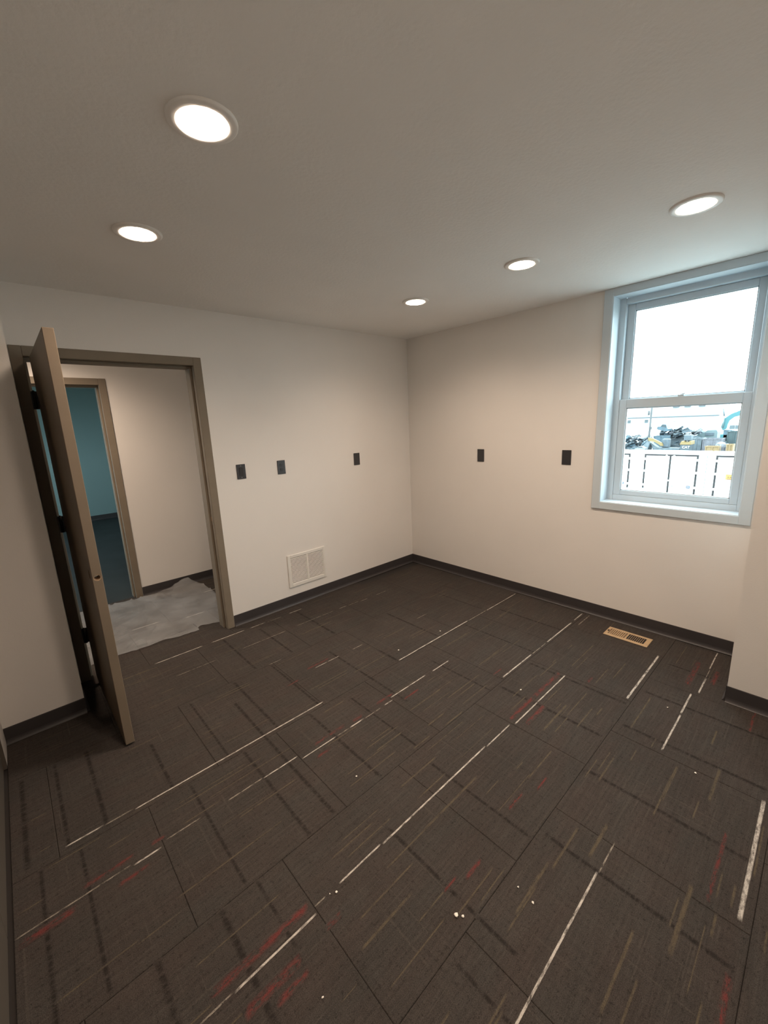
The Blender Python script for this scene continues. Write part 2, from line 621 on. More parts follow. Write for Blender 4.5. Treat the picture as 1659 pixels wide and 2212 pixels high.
for x, a, b in DARK:
    LD.add((x, a), (x, b), rnd.uniform(0.018, 0.030), 0.3)
# bright white lines (x from, x to, y, width)
for x0, x1, y, w in [(-3.369, -2.315, -1.412, .009), (-3.629, -3.487, -1.401, .009), (-2.86, -2.662, -1.680, .008), (-2.657, -2.436, -1.712, .007), (-2.341, -2.232, -1.713, .009),
                     (-2.07, -1.997, -1.714, .008), (-1.994, -1.661, -1.690, .009), (-1.599, -1.413, -1.694, .009), (-3.435, -3.328, -1.696, .009), (-3.30, -2.995, -2.358, .009),
                     (-2.88, -2.663, -2.335, .008), (-2.66, -1.915, -2.340, .009), (-1.915, -1.683, -2.346, .008), (-1.663, -1.020, -2.365, .009), (-1.666, -.823, -1.430, .010),
                     (-.553, -.045, -1.436, .008), (-1.329, -.937, -2.080, .011), (-.705, -.268, -2.081, .011), (-.224, -.045, -2.079, .010), (-1.002, -.348, -2.732, .014),
                     (-1.316, -.940, -2.993, .010), (-.935, -.682, -2.991, .011), (-.653, -.437, -3.020, .010), (-2.8, -2.149, -2.994, .009), (-1.975, -1.322, -3.386, .016),
                     (-2.965, -2.604, -.129, .009), (-2.541, -2.251, -.130, .009), (-2.204, -2.050, -.132, .009), (-1.822, -1.680, -.134, .007), (-2.96, -2.72, .62, .010), (-2.54, -2.36, .52, .010), (-2.20, -1.90, 1.02, .009), (-3.5, -3.1, .58, .009), (-2.147, -1.926, -1.061, .006), (-.31, -.03, -3.014, .008)]:
    LW.add((x0, y), (x1, y), w, 0.6)
for x0, x1, y, w in [(-3.487, -3.369, -1.404, .007), (-3.04, -2.86, -1.677, .008), (-3.799, -3.440, -1.687, .007), (-3.307, -3.160, -1.675, .007), (-3.41, -3.30, -2.355, .007),
                     (-2.99, -2.94, -2.335, .006), (-.823, -.553, -1.434, .008), (-.937, -.72, -2.081, .007), (-.279, -.04, -2.138, .008), (-2.149, -1.981, -2.999, .006),
                     (-2.05, -1.90, -.140, .006), (-1.446, -1.342, -.402, .008), (-1.342, -1.20, -.41, .005), (-1.20, -1.102, -.425, .007), (-1.0, -.85, -.424, .006), (-1.804, -1.698, -1.062, .007), (-2.373, -2.250, -.778, .006),
                     (-2.24, -2.1, -1.716, .006), (-2.43, -2.34, -1.712, .006), (-.437, -.31, -3.018, .005), (-2.9, -2.6, -.42, .005), (-2.4, -2.0, -.41, .006), (-1.9, -1.5, -.40, .005), (-1.1, -.95, -1.08, .005)]:
    LF.add((x0, y), (x1, y), w, 0.6)
# tan and grey woven dashes read off the carpet
TANS = [(-2.312, -1.988, -1.25, .008), (-2.02, -1.86, -2.02, .012), (-1.95, -1.78, -2.09, .010), (-2.2, -2.06, -2.08, .009), (-1.60, -1.30, -2.50, .014), (-1.95, -1.70, -2.60, .009),
        (-2.50, -2.10, -2.42, .012), (-2.42, -2.15, -2.20, .010), (-2.50, -2.24, -2.85, .012), (-2.26, -2.02, -2.87, .011), (-2.12, -1.92, -2.95, .016), (-1.73, -1.52, -2.84, .010),
        (-1.45, -1.22, -2.62, .009), (-1.28, -1.18, -2.66, .012), (-1.25, -.88, -2.83, .010), (-2.55, -2.25, -3.15, .012), (-2.25, -1.95, -3.25, .018), (-1.75, -1.45, -3.07, .009),
        (-2.1, -2.0, -3.33, .010), (-1.95, -1.84, -3.36, .010), (-1.5, -1.25, -3.22, .015), (-1.65, -1.52, -3.19, .008), (-1.1, -.95, -3.16, .011), (-3.04, -2.74, -1.80, .008),
        (-3.25, -2.8, -1.55, .007), (-3.1, -2.6, -1.60, .006), (-2.85, -2.62, -2.24, .008), (-2.8, -2.55, -2.28, .007), (-2.78, -2.56, -2.21, .006), (-2.95, -2.7, -2.55, .012),
        (-2.9, -2.62, -2.48, .008), (-3.35, -2.9, -1.95, .008), (-1.35, -1.2, -2.40, .008), (-1.15, -.9, -2.25, .009), (-1.7, -1.45, -2.05, .009), (-1.75, -1.4, -1.95, .009),
        (-2.0, -1.7, -1.86, .010), (-2.35, -2.15, -1.95, .010), (-2.4, -2.2, -2.30, .008), (-.85, -.6, -2.60, .008), (-1.35, -1.0, -1.55, .006), (-1.0, -.7, -1.6, .006), (-.9, -.5, -2.35, .008)]
for x0, x1, y, w in TANS:
    LT.add((x0, y), (x1, y), w, 0.45)
for x0, x1, y, w in [(-3.60, -3.42, -1.650, .020), (-3.36, -3.30, -1.650, .018), (-3.79, -3.62, -1.72, .03), (-3.50, -3.38, -1.74, .018), (-3.36, -3.0, -2.315, .026), (-3.3, -3.1, -2.43, .03), (-3.22, -3.10, -2.475, .022), (-3.0, -2.93, -2.42, .018),
                     (-2.56, -2.34, -1.675, .018), (-2.30, -2.22, -1.685, .02), (-2.6, -2.5, -1.76, .016), (-2.16, -2.03, -2.62, .014), (-1.98, -1.87, -2.66, .010), (-2.53, -2.42, -2.66, .015), (-2.62, -2.54, -2.63, .010),
                     (-2.42, -2.17, -3.39, .018), (-1.98, -1.62, -3.30, .012), (-1.65, -1.02, -2.325, .024), (-1.62, -1.4, -2.41, .024), (-1.0, -.92, -2.50, .016), (-.60, -.25, -2.95, .028), (-.5, -.3, -3.06, .022), (-.85, -.6, -3.28, .012),
                     (-1.35, -1.24, -2.02, .012), (-1.95, -1.8, -1.76, .016), (-2.1, -1.95, -1.67, .018), (-2.2, -2.0, -1.03, .018), (-2.4, -2.3, -1.1, .014)]:
    LR.add((x0, y), (x1, y), w * 1.35, 0.12)
# the countless faint streaks of every tile
for (x0, x1, y0, y1) in TILES:
    area = (x1 - x0) * (y1 - y0) / (T * T)
    for _ in range(int(24 * area)):
        l = rnd.uniform(0.06, 0.34) * min(1, (x1 - x0) / T)
        x = rnd.uniform(x0, max(x0, x1 - l))
        y = rnd.uniform(y0 + 0.01, y1 - 0.01)
        (LT if rnd.random() < 0.25 else LG).add((x, y), (min(x1, x + l), y), rnd.uniform(0.003, 0.009), 0.4)
    for _ in range(int(5 * area)):
        l = rnd.uniform(0.08, 0.3) * min(1, (y1 - y0) / T)
        x = rnd.uniform(x0 + 0.01, x1 - 0.01)
        y = rnd.uniform(y0, max(y0, y1 - l))
        LG.add((x, y), (x, min(y1, y + l)), rnd.uniform(0.004, 0.010), 0.4)
LD.build('dark_yarn_line', M_YDARK)
LG.build('grey_yarn_line', M_YGREY)
LT.build('tan_yarn_line', M_YTAN)
LR.build('red_yarn_line', M_YRED)
LF.build('faint_white_yarn_line', M_YFAINT)
LW.build('white_yarn_line', M_YWHITE)

# cove base: straight face with a curved toe
BH = 0.1016


def cove(bm, p, q, nrm):
    """profile swept from p to q (floor points at the wall face); nrm = direction into the room"""
    prof = [(0.0, 0.0), (0.016, 0.0), (0.0165, 0.0025), (0.012, 0.006), (0.0085, 0.012), (0.006, 0.020), (0.0045, 0.030), (0.0040, BH - 0.003), (0.0028, BH), (0.0, BH)]
    n = Vector((nrm[0], nrm[1], 0))
    ra = [bm.verts.new(Vector((p[0], p[1], z)) + n * d) for d, z in prof]
    rb = [bm.verts.new(Vector((q[0], q[1], z)) + n * d) for d, z in prof]
    k = len(prof)
    bm.faces.new(ra)
    bm.faces.new(rb[::-1])
    for i in range(k):
        bm.faces.new((ra[i], rb[i], rb[(i + 1) % k], ra[(i + 1) % k]))
    return bm


e = 0.001
for nm, p, q, n, lab in [
    ('baseboard_north', (OX1 + 0.064, -e), (-e, -e), (0, -1), 'dark rubber cove base under the white air grille'),
    ('baseboard_northwest', (XW + e, D1 - e), (X1, D1 - e), (0, -1), 'dark rubber cove base left of the open brown door'),
    ('baseboard_northwest_return', (X1 + e, D1), (X1 + e, -0.012), (1, 0), 'dark rubber cove base on the wall step behind the open door'),
    ('baseboard_east', (-e, -e), (-e, Y2 + e), (-1, 0), 'dark rubber cove base under the window wall'),
    ('baseboard_southeast', (D2 - e, Y2), (D2 - e, YS), (-1, 0), 'dark rubber cove base at the right edge of the floor'),
    ('baseboard_southeast_return', (D2, Y2 + e), (-0.02, Y2 + e), (0, 1), 'dark rubber cove base on the hidden side of the right wall step'),
    ('baseboard_west', (XW + e, YS), (XW + e, KY0 - 0.06), (1, 0), 'dark rubber cove base on the side wall beyond the closet'),
    ('baseboard_south', (XW + 0.02, YS + e), (D2 - 0.02, YS + e), (0, 1), 'dark rubber cove base on the wall behind the viewer'),
    ('baseboard_hall', (HX1 + 0.064, HY - e), (HE, HY - e), (0, -1), 'dark rubber cove base along the hallway wall'),
    ('baseboard_far', (FX0, FY - e), (FX1, FY - e), (0, -1), 'dark cove base along the teal-tinted far room wall')]:
    tag(obj(nm, cove(bmesh.new(), p, q, n), M_BASE), lab, 'baseboard', kind='structure')

# ------------------------------------------------------------------ door frames


def door_frame(nm, x0, x1, zt, y, thick, label, rabbet_front=True):
    """x0,x1,zt: rabbet faces; y: room face of wall"""
    fw, pr, st = 0.060, 0.010, 0.016
    fr = thing(nm, ((x0 + x1) / 2, y, 0), label, 'door frame', kind='structure')
    ry = 0.047
    for s, x in ((-1, x0), (1, x1)):
        b = bmesh.new()
        bx(b, x, x + s * fw, y - pr, y - 0.0005, 0.0, zt + fw, 0.0025)                   # face
        bx(b, x + s * 0.0035, x, y - 0.0005, y + thick, 0.0, zt)                           # rabbet lining
        bx(b, x, x + s * fw, y + thick + 0.0005, y + thick + pr, 0.0, zt + fw, 0.0025)    # far face
        jm = obj('jamb', b, M_TAUPE, fr)
        obj('door_stop', box(x, x - s * st, y + ry, y + thick - 0.001, 0.0, zt - st, 0.002), M_TAUPE, jm)
    b = bmesh.new()
    bx(b, x0, x1, y - pr, y - 0.0005, zt, zt + fw, 0.0025)
    bx(b, x0, x1, y - 0.0005, y + thick, zt, zt + 0.0035)
    bx(b, x0, x1, y + thick + 0.0005, y + thick + pr, zt, zt + fw, 0.0025)
    hd = obj('head', b, M_TAUPE, fr)
    obj('door_stop', box(x0, x1, y + ry, y + thick - 0.001, zt - st, zt, 0.002), M_TAUPE, hd)
    return fr


fr1 = door_frame('trim_1', OX0, OX1, OZ, 0.0, TW, 'taupe painted door frame in the wall beside the open door')
obj('strike_plate', box(OX1 - 0.0015, OX1 - 0.0002, 0.012, 0.040, 0.93, 1.04), M_TAUPE, fr1)
b = bmesh.new()
bx(b, OX1 - 0.0022, OX1 - 0.0015, 0.030, 0.038, 0.965, 1.00)
obj('strike_hole', b, M_WOODCORE, fr1, label='small bare wood strike slot')
door_frame('trim_2', HX0, HX1, 2.162, HY, 0.13, 'taupe door frame across the hallway leading to the teal-tinted room')

# ------------------------------------------------------------------ open door leaf
LX0, LX1, LY0, LY1, LZ0, LZ1 = -3.308, -3.264, -0.938, -0.006, 0.012, 2.184
door = thing('door_1', ((LX0 + LX1) / 2, LY1, 0.0), 'taupe painted door standing open into the room, drilled but without a knob', 'door', kind='structure')


def cyl_obj(loc, r, depth, axis):
    b = bmesh.new()
    d = {'x': Vector((1, 0, 0)), 'y': Vector((0, 1, 0))}[axis] * depth / 2
    tube(b, [Vector(loc) - d, Vector(loc) + d], r, 24)
    bmesh.ops.recalc_face_normals(b, faces=list(b.faces))
    me = bpy.data.meshes.new('cut')
    b.to_mesh(me)
    b.free()
    o = bpy.data.objects.new('cut', me)
    COL.objects.link(o)
    return o


leaf_bm = box(LX0, LX1, LY0, LY1, LZ0, LZ1, 0.002)
bmesh.ops.recalc_face_normals(leaf_bm, faces=list(leaf_bm.faces))
me = bpy.data.meshes.new('leaf')
leaf_bm.to_mesh(me)
leaf_bm.free()
tmp = bpy.data.objects.new('leaf_tmp', me)
COL.objects.link(tmp)
BZ = 0.995
c1 = cyl_obj(((LX0 + LX1) / 2, LY0 + 0.09, BZ), 0.027, 0.2, 'x')
c2 = cyl_obj(((LX0 + LX1) / 2, LY0, BZ), 0.0125, 0.16, 'y')
for c in (c1, c2):
    md = tmp.modifiers.new('b', 'BOOLEAN')
    md.operation = 'DIFFERENCE'
    md.object = c
    md.solver = 'EXACT'
dg = bpy.context.evaluated_depsgraph_get()
me2 = bpy.data.meshes.new_from_object(tmp.evaluated_get(dg))
lb = bmesh.new()
lb.from_mesh(me2)
for o in (tmp, c1, c2):
    bpy.data.objects.remove(o, do_unlink=True)
leaf = obj('door_leaf', lb, M_LEAF, door)
b = bmesh.new()
tube(b, [((LX0 + LX1) / 2, LY0 + 0.0015, BZ), ((LX0 + LX1) / 2, LY0 + 0.05, BZ)], 0.0123, 24, cap=False)
obj('latch_bore', b, M_WOODCORE, leaf, fix=False, label='bare wood latch hole in the door edge')
b = bmesh.new()
tube(b, [((LX0 + LX1) / 2, LY0 - 0.0004, BZ), ((LX0 + LX1) / 2, LY0 + 0.0010, BZ)], [0.0165, 0.0125], 24, cap=False)
obj('bore_rim', b, M_BRASS, leaf, label='worn orange rim of the latch hole')
PX, PY = -3.3235, -0.0075
for z in (1.928, 1.138, 0.337):
    b = bmesh.new()
    tube(b, [(PX, PY, z - 0.054), (PX, PY, z + 0.054)], 0.0085, 14)
    tube(b, [(PX, PY, z + 0.054), (PX, PY, z + 0.060)], [0.0085, 0.003], 14)
    bx(b, PX, LX1 - 0.010, LY1 + 0.0003, LY1 + 0.0030, z - 0.054, z + 0.054)
    bx(b, OX0 + 0.0002, OX0 + 0.003, PY, 0.040, z - 0.054, z + 0.054)
    bx(b, OX0 + 0.0002, PX, PY - 0.001, PY + 0.002, z - 0.054, z + 0.054)
    obj('hinge', b, M_HINGE, leaf)

# closet doors in the west wall, seen edge-on at the left of the picture
kd = thing('door_2', (XW - 0.03, (KY0 + KY1) / 2, 0), 'double closet doors with shade put into their dark brown, a sliver at the left photo edge', 'door', kind='structure')
ym = (KY0 + KY1) / 2
for a, b_ in ((KY0 + 0.03, ym - 0.002), (ym + 0.002, KY1 - 0.03)):
    obj('door_leaf', box(XW - 0.055, XW - 0.014, a, b_, 0.008, 2.15, 0.002), M_CLOSET, kd)
for a, b_ in ((KY0, KY0 + 0.028), (KY1 - 0.028, KY1)):
    obj('jamb', box(XW - 0.079, XW - 0.0005, a, b_, 0, 2.189), M_CLOSET, kd)
obj('head', box(XW - 0.079, XW - 0.0005, KY0 + 0.028, KY1 - 0.028, 2.155, 2.189), M_CLOSET, kd)

# ------------------------------------------------------------------ window
win = thing('window_1', (0.08, (WY0 + WY1) / 2, WZ0), 'white single hung window with two panes and flat white casing', 'window', kind='structure')
CW = 0.062
CT = 0.016
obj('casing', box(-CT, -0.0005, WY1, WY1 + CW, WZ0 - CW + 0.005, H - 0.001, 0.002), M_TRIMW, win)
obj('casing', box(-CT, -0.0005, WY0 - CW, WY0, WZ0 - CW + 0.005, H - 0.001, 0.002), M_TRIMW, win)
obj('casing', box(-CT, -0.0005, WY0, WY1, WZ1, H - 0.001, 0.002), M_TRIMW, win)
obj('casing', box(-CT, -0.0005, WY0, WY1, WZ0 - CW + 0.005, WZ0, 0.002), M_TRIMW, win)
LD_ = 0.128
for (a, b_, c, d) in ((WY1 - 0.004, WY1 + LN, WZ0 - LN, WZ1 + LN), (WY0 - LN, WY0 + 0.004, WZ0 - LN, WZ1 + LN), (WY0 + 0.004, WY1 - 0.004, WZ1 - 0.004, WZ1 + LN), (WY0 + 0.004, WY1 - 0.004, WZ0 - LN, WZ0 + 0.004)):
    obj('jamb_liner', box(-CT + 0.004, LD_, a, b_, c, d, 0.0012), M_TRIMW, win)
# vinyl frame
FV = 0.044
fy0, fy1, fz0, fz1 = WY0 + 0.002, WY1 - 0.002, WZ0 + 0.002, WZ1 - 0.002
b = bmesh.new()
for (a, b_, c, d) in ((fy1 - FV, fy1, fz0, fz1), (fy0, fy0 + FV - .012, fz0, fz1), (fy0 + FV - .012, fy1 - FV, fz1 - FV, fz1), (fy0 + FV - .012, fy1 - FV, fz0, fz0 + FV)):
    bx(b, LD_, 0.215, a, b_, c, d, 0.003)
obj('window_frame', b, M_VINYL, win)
GY0, GY1 = -2.940, -2.240
# upper sash sits behind, lower sash in front


def sash(name, x0, x1, z0, z1, gz0, gz1):
    sy0, sy1 = fy0 + FV - .012, fy1 - FV
    b = bmesh.new()
    for (a, b_, c, d) in ((GY1, sy1, z0, z1), (sy0, GY0, z0, z1), (GY0, GY1, gz1, z1), (GY0, GY1, z0, gz0)):
        bx(b, x0, x1, a, b_, c, d, 0.003)
    s = obj(name, b, M_VINYL, win)
    xm = (x0 + x1) / 2
    bead = bmesh.new()
    for (a, b_, c, d) in ((GY1 - .006, GY1, gz0, gz1), (GY0, GY0 + .006, gz0, gz1), (GY0, GY1, gz1 - .006, gz1), (GY0, GY1, gz0, gz0 + .006)):
        bx(bead, xm - .008, xm + .008, a, b_, c, d)
    obj('glazing_bead', bead, M_VINYL, s)
    obj('pane', box(xm - .002, xm + .002, GY0, GY1, gz0, gz1), M_GLASS, s)
    return s


us = sash('upper_sash', 0.174, 0.206, 1.752, fz1 - FV, 1.806, 2.452)
ls = sash('lower_sash', 0.136, 0.168, fz0 + FV, 1.800, 1.082, 1.733)
b = box(0.140, 0.164, -2.61, -2.57, 1.800, 1.812, 0.003)
tube(b, [(0.152, -2.585, 1.812), (0.152, -2.612, 1.818)], 0.005, 8)
obj('sash_lock', b, M_VINYL, ls)

# ------------------------------------------------------------------ recessed ceiling lights


def lamp_light(t, x, y, watts):
    l = bpy.data.lights.new('lamp_light', 'SPOT')
    l.energy = watts
    l.color = LAMP_COLOR
    l.spot_size = math.radians(155)
    l.spot_blend = 1.0
    l.shadow_soft_size = 0.06
    o = bpy.data.objects.new('lamp_light', l)
    COL.objects.link(o)
    o.parent = t
    o.location = Vector((x, y, H - 0.030)) - WLOC[t.name]
    return o


lamp0 = None
for (x, y, lab) in [(-2.931, -2.013, 'round recessed ceiling light, largest one at upper left'),
                    (-2.905, -1.122, 'round recessed ceiling light in front of the open door'),
                    (-1.010, -1.080, 'round recessed ceiling light nearest the far room corner'),
                    (-1.050, -1.985, 'middle recessed ceiling light of the row by the window'),
                    (-1.064, -2.840, 'recessed ceiling light nearest the window, with a plain flat ring'),
                    (-2.931, -2.870, 'recessed ceiling light overhead behind the top photo edge')]:
    t = thing('recessed_light', (x, y, H - 0.0136), lab, 'ceiling light', 'recessed lights in the room ceiling')
    lamp_light(t, x, y, LAMP_WATTS)
    if lamp0 is None:
        b = lathe(bmesh.new(), [(0.101, -0.0003), (0.100, -0.005), (0.095, -0.008), (0.077, -0.009), (0.071, -0.007), (0.069, -0.002), (0.0685, -0.0003)], 56, (x, y, H))
        ring = obj('trim_ring', b, M_RING, t)
        b = lathe(bmesh.new(), [(0.0680, -0.004), (0.0675, -0.0085), (0.0620, -0.0110), (0.047, -0.0126), (0.026, -0.0134), (0.0, -0.0136)], 56, (x, y, H))
        lens = obj('lens', b, M_LENS, t)
        lamp0 = (ring, lens, x, y)
    else:
        for s in lamp0[:2]:
            w = WLOC[s.name]
            copy_part(s, t, (x + w.x - lamp0[2], y + w.y - lamp0[3], w.z))
hx, hy = -3.30, 0.74
t = thing('recessed_light', (hx, hy, H - 0.0136), 'recessed light in the hallway ceiling behind the doorway', 'ceiling light')
w0 = WLOC[lamp0[0].name]
copy_part(lamp0[0], t, (hx, hy, w0.z))
hl = lathe(bmesh.new(), [(0.0680, -0.004), (0.0675, -0.0085), (0.0620, -0.0110), (0.047, -0.0126), (0.026, -0.0134), (0.0, -0.0136)], 40, (hx, hy, H))
obj('lens', hl, M_LENS, t)
lamp_light(t, hx, hy, HALL_WATTS)

# ------------------------------------------------------------------ wall plates


def plate_box(axis, u, z, w=0.079, h=0.124, t0=0.0004, t1=0.006, bev=0.0022):
    if axis == 'n':
        return box(u - w / 2, u + w / 2, -t1, -t0, z - h / 2, z + h / 2, bev)
    return box(-t1, -t0, u - w / 2, u + w / 2, z - h / 2, z + h / 2, bev)


t = thing('light_switch', (-2.065, -0.003, 1.285), 'dark wall switch nearest the door frame', 'switch')
obj('faceplate', plate_box('n', -2.065, 1.347), M_PLATE, t)
obj('rocker', box(-2.065 - .018, -2.065 + .018, -.0095, -.006, 1.347 - .035, 1.347 + .035, .0015), M_PLATE2, t)
for z in (1.347 - .049, 1.347 + .049):
    b = bmesh.new()
    tube(b, [(-2.065, -.0058, z), (-2.065, -.0072, z)], 0.0035, 12)
    obj('screw', b, M_SCREW, t)

t = thing('power_outlet', (-1.685, -0.003, 1.284), 'charcoal double power outlet, middle of three plates on door wall', 'outlet')
obj('faceplate', plate_box('n', -1.685, 1.346), M_PLATE, t)
for dz in (-.0205, .0205):
    z = 1.346 + dz
    pts = [(-1.685 + .0175 * math.cos(a), z + .0145 * math.sin(a)) for a in [2 * math.pi * k / 20 for k in range(20)]]
    b = prism(bmesh.new(), pts, 'y', -.0085, -.0058)
    r_ = obj('receptacle', b, M_PLATE2, t)
    b = bmesh.new()
    bx(b, -1.685 - .0075, -1.685 - .0055, -.0089, -.0084, z - .001, z + .008)
    bx(b, -1.685 + .0055, -1.685 + .0075, -.0089, -.0084, z - .001, z + .008)
    bx(b, -1.685 - .0025, -1.685 + .0025, -.0089, -.0084, z - .010, z - .005)
    obj('slot', b, M_DARK, r_)
b = bmesh.new()
tube(b, [(-1.685, -.0058, 1.346), (-1.685, -.0072, 1.346)], 0.003, 12)
obj('screw', b, M_PLATE2, t)

for ax, u, z, lab in (('n', -0.804, 1.341, 'plain dark blank plate on the door wall near the corner'), ('e', -0.988, 1.340, 'plain dark blank plate on the window wall nearest the corner'), ('e', -1.850, 1.347, 'plain dark blank plate on the window wall beside the window')):
    loc = (u, -0.003, z - .062) if ax == 'n' else (-0.003, u, z - .062)
    t = thing('blank_plate', loc, lab, 'wall plate', 'blank plates on the walls')
    obj('faceplate', plate_box(ax, u, z), M_PLATE, t)
    for dz in (-.042, .042):
        b = bmesh.new()
        if ax == 'n':
            tube(b, [(u, -.0058, z + dz), (u, -.0068, z + dz)], 0.003, 10)
        else:
            tube(b, [(-.0058, u, z + dz), (-.0068, u, z + dz)], 0.003, 10)
        obj('screw', b, M_PLATE2, t)

# ------------------------------------------------------------------ return air grille
gx0, gx1, gz0, gz1 = -1.718, -1.291, 0.182, 0.506
t = thing('air_grille', ((gx0 + gx1) / 2, -0.004, gz0), 'white louvered return air grille low on the door wall', 'grille')
ix0, ix1, iz0, iz1 = -1.684, -1.316, 0.216, 0.473
b = bmesh.new()
bx(b, gx0, ix0, -.010, -.0005, gz0, gz1, .003)
bx(b, ix1, gx1, -.010, -.0005, gz0, gz1, .003)
bx(b, ix0, ix1, -.010, -.0005, iz1, gz1, .003)
bx(b, ix0, ix1, -.010, -.0005, gz0, iz0, .003)
obj('frame', b, M_GRILLE, t)
obj('mullion', box(-1.509, -1.491, -.009, -.001, iz0, iz1, .001), M_GRILLE, t)
obj('duct_backing', box(ix0, ix1, -.0012, -.0004, iz0, iz1), M_DARK, t)
NL = 20
first = None
for (a, b_) in ((ix0, -1.509), (-1.491, ix1)):
    for k in range(NL):
        z = iz0 + (k + 0.5) * (iz1 - iz0) / NL
        if first is None:
            bm = bmesh.new()
            prism(bm, [(-.0098, z - .0034), (-.0088, z - .0042), (-.0035, z + .0016), (-.0048, z + .0026)], 'x', a, b_)
            first = obj('louver', bm, M_GRILLE, t)
            fz = z
        else:
            w = WLOC[first.name]
            copy_part(first, t, ((a + b_) / 2, w.y, w.z + z - fz))

# ------------------------------------------------------------------ floor register
rx0, rx1, ry0, ry1 = -0.291, -0.141, -2.641, -2.336
t = thing('floor_register', ((rx0 + rx1) / 2, (ry0 + ry1) / 2, 0.0), 'tan metal floor register near the window wall', 'floor vent')
sx0, sx1 = -0.260, -0.166
banks = [(-2.478, -2.358), (-2.608, -2.490)]
b = bmesh.new()
zt = 0.0062
bx(b, rx0, sx0, ry0, ry1, .0008, zt, .002)
bx(b, sx1, rx1, ry0, ry1, .0008, zt, .002)
bx(b, sx0, sx1, banks[0][1], ry1, .0008, zt, .002)
bx(b, sx0, sx1, ry0, banks[1][0], .0008, zt, .002)
bx(b, sx0, sx1, banks[1][1], banks[0][0], .0008, zt, .002)
obj('frame', b, M_TAN, t)
obj('damper', box(sx0, sx1, banks[0][0], banks[0][1], .0008, .0022), M_TAN2, t, label='closed brown damper blades')
obj('duct_opening', box(sx0, sx1, banks[1][0], banks[1][1], .0006, .0014), M_DARK, t, label='dark open duct')
obj('lever', box(-.225, -.205, -2.356, -2.346, zt, zt + .004, .001), M_DARK, t)
NS = 9
for y0, y1 in banks:
    pit = (y1 - y0) / NS
    for k in range(1, NS):
        y = y0 + k * pit
        obj('slat', box(sx0, sx1, y - pit * 0.22, y + pit * 0.22, .003, zt - .0006), M_TAN if y0 > -2.48 else M_TAN2, t)

# ------------------------------------------------------------------ plastic sheet on the hallway carpet


def lerp_pts(pts, n):
    L = [0]
    for a, b in zip(pts, pts[1:]):
        L.append(L[-1] + math.hypot(b[0] - a[0], b[1] - a[1]))
    out = []
    for i in range(n):
        d = L[-1] * i / (n - 1)
        for k in range(len(pts) - 1):
            if d <= L[k + 1] + 1e-9:
                f = (d - L[k]) / (L[k + 1] - L[k])
                out.append((pts[k][0] + (pts[k + 1][0] - pts[k][0]) * f, pts[k][1] + (pts[k + 1][1] - pts[k][1]) * f))
                break
    return out


near = lerp_pts([(-3.62, .21), (-3.35, .20), (-3.131, .216), (-3.0, .19), (-2.871, .177), (-2.75, .165), (-2.60, .160), (-2.525, .165), (-2.53, .20), (-2.50, .235), (-2.42, .205), (-2.336, .178), (-2.29, .30), (-2.21, .56), (-2.124, .815)], 120)
farp = lerp_pts([(-3.62, 1.30), (-3.3, 1.385), (-3.0, 1.385), (-2.86, 1.36), (-2.75, 1.375), (-2.6, 1.345), (-2.486, 1.385), (-2.36, 1.37), (-2.27, 1.385), (-2.20, 1.30), (-2.13, 1.205), (-2.12, 1.0), (-2.124, .82)], 120)
from mathutils import noise as mn
bm = bmesh.new()
NV = 60
grid = []
for i in range(120):
    row = []
    for j in range(NV):
        f = j / (NV - 1)
        x = near[i][0] + (farp[i][0] - near[i][0]) * f
        y = near[i][1] + (farp[i][1] - near[i][1]) * f
        n1 = mn.noise((x * 2.2, y * 2.6, 0.3))
        n2 = mn.noise((x * 9 + n1 * 2, y * 5, 1.7))
        n3 = mn.noise((x * 24, y * 24 + n1 * 4, 4.1))
        rid = max(0, 1 - abs(n2) * 7)
        edge = max(0, (f - .86) / .14)
        z = .0055 + .0035 * max(0, n1 + .2) + .011 * rid * (0.45 + edge) + .0012 * (n3 + .5) + .022 * edge * max(0, n2 + .25)
        z += .085 * math.exp(-((x + 2.27) ** 2 / .012 + (y - 1.36) ** 2 / .016))
        z += .020 * math.exp(-((x + 2.16) ** 2 / .012 + (y - 1.12) ** 2 / .03))
        z += .020 * math.exp(-((y - .20 - .02 * math.sin(x * 14)) ** 2 / .0006)) * math.exp(-((x + 2.77) ** 2 / .025))
        row.append(bm.verts.new((x, y, z)))
    grid.append(row)
for i in range(119):
    for j in range(NV - 1):
        f = bm.faces.new((grid[i][j], grid[i + 1][j], grid[i + 1][j + 1], grid[i][j + 1]))
        f.smooth = True
sheet = obj('plastic_sheet', bm, M_FILM)
tag(sheet, 'crumpled clear plastic sheet lying on the hallway floor', 'plastic sheet')

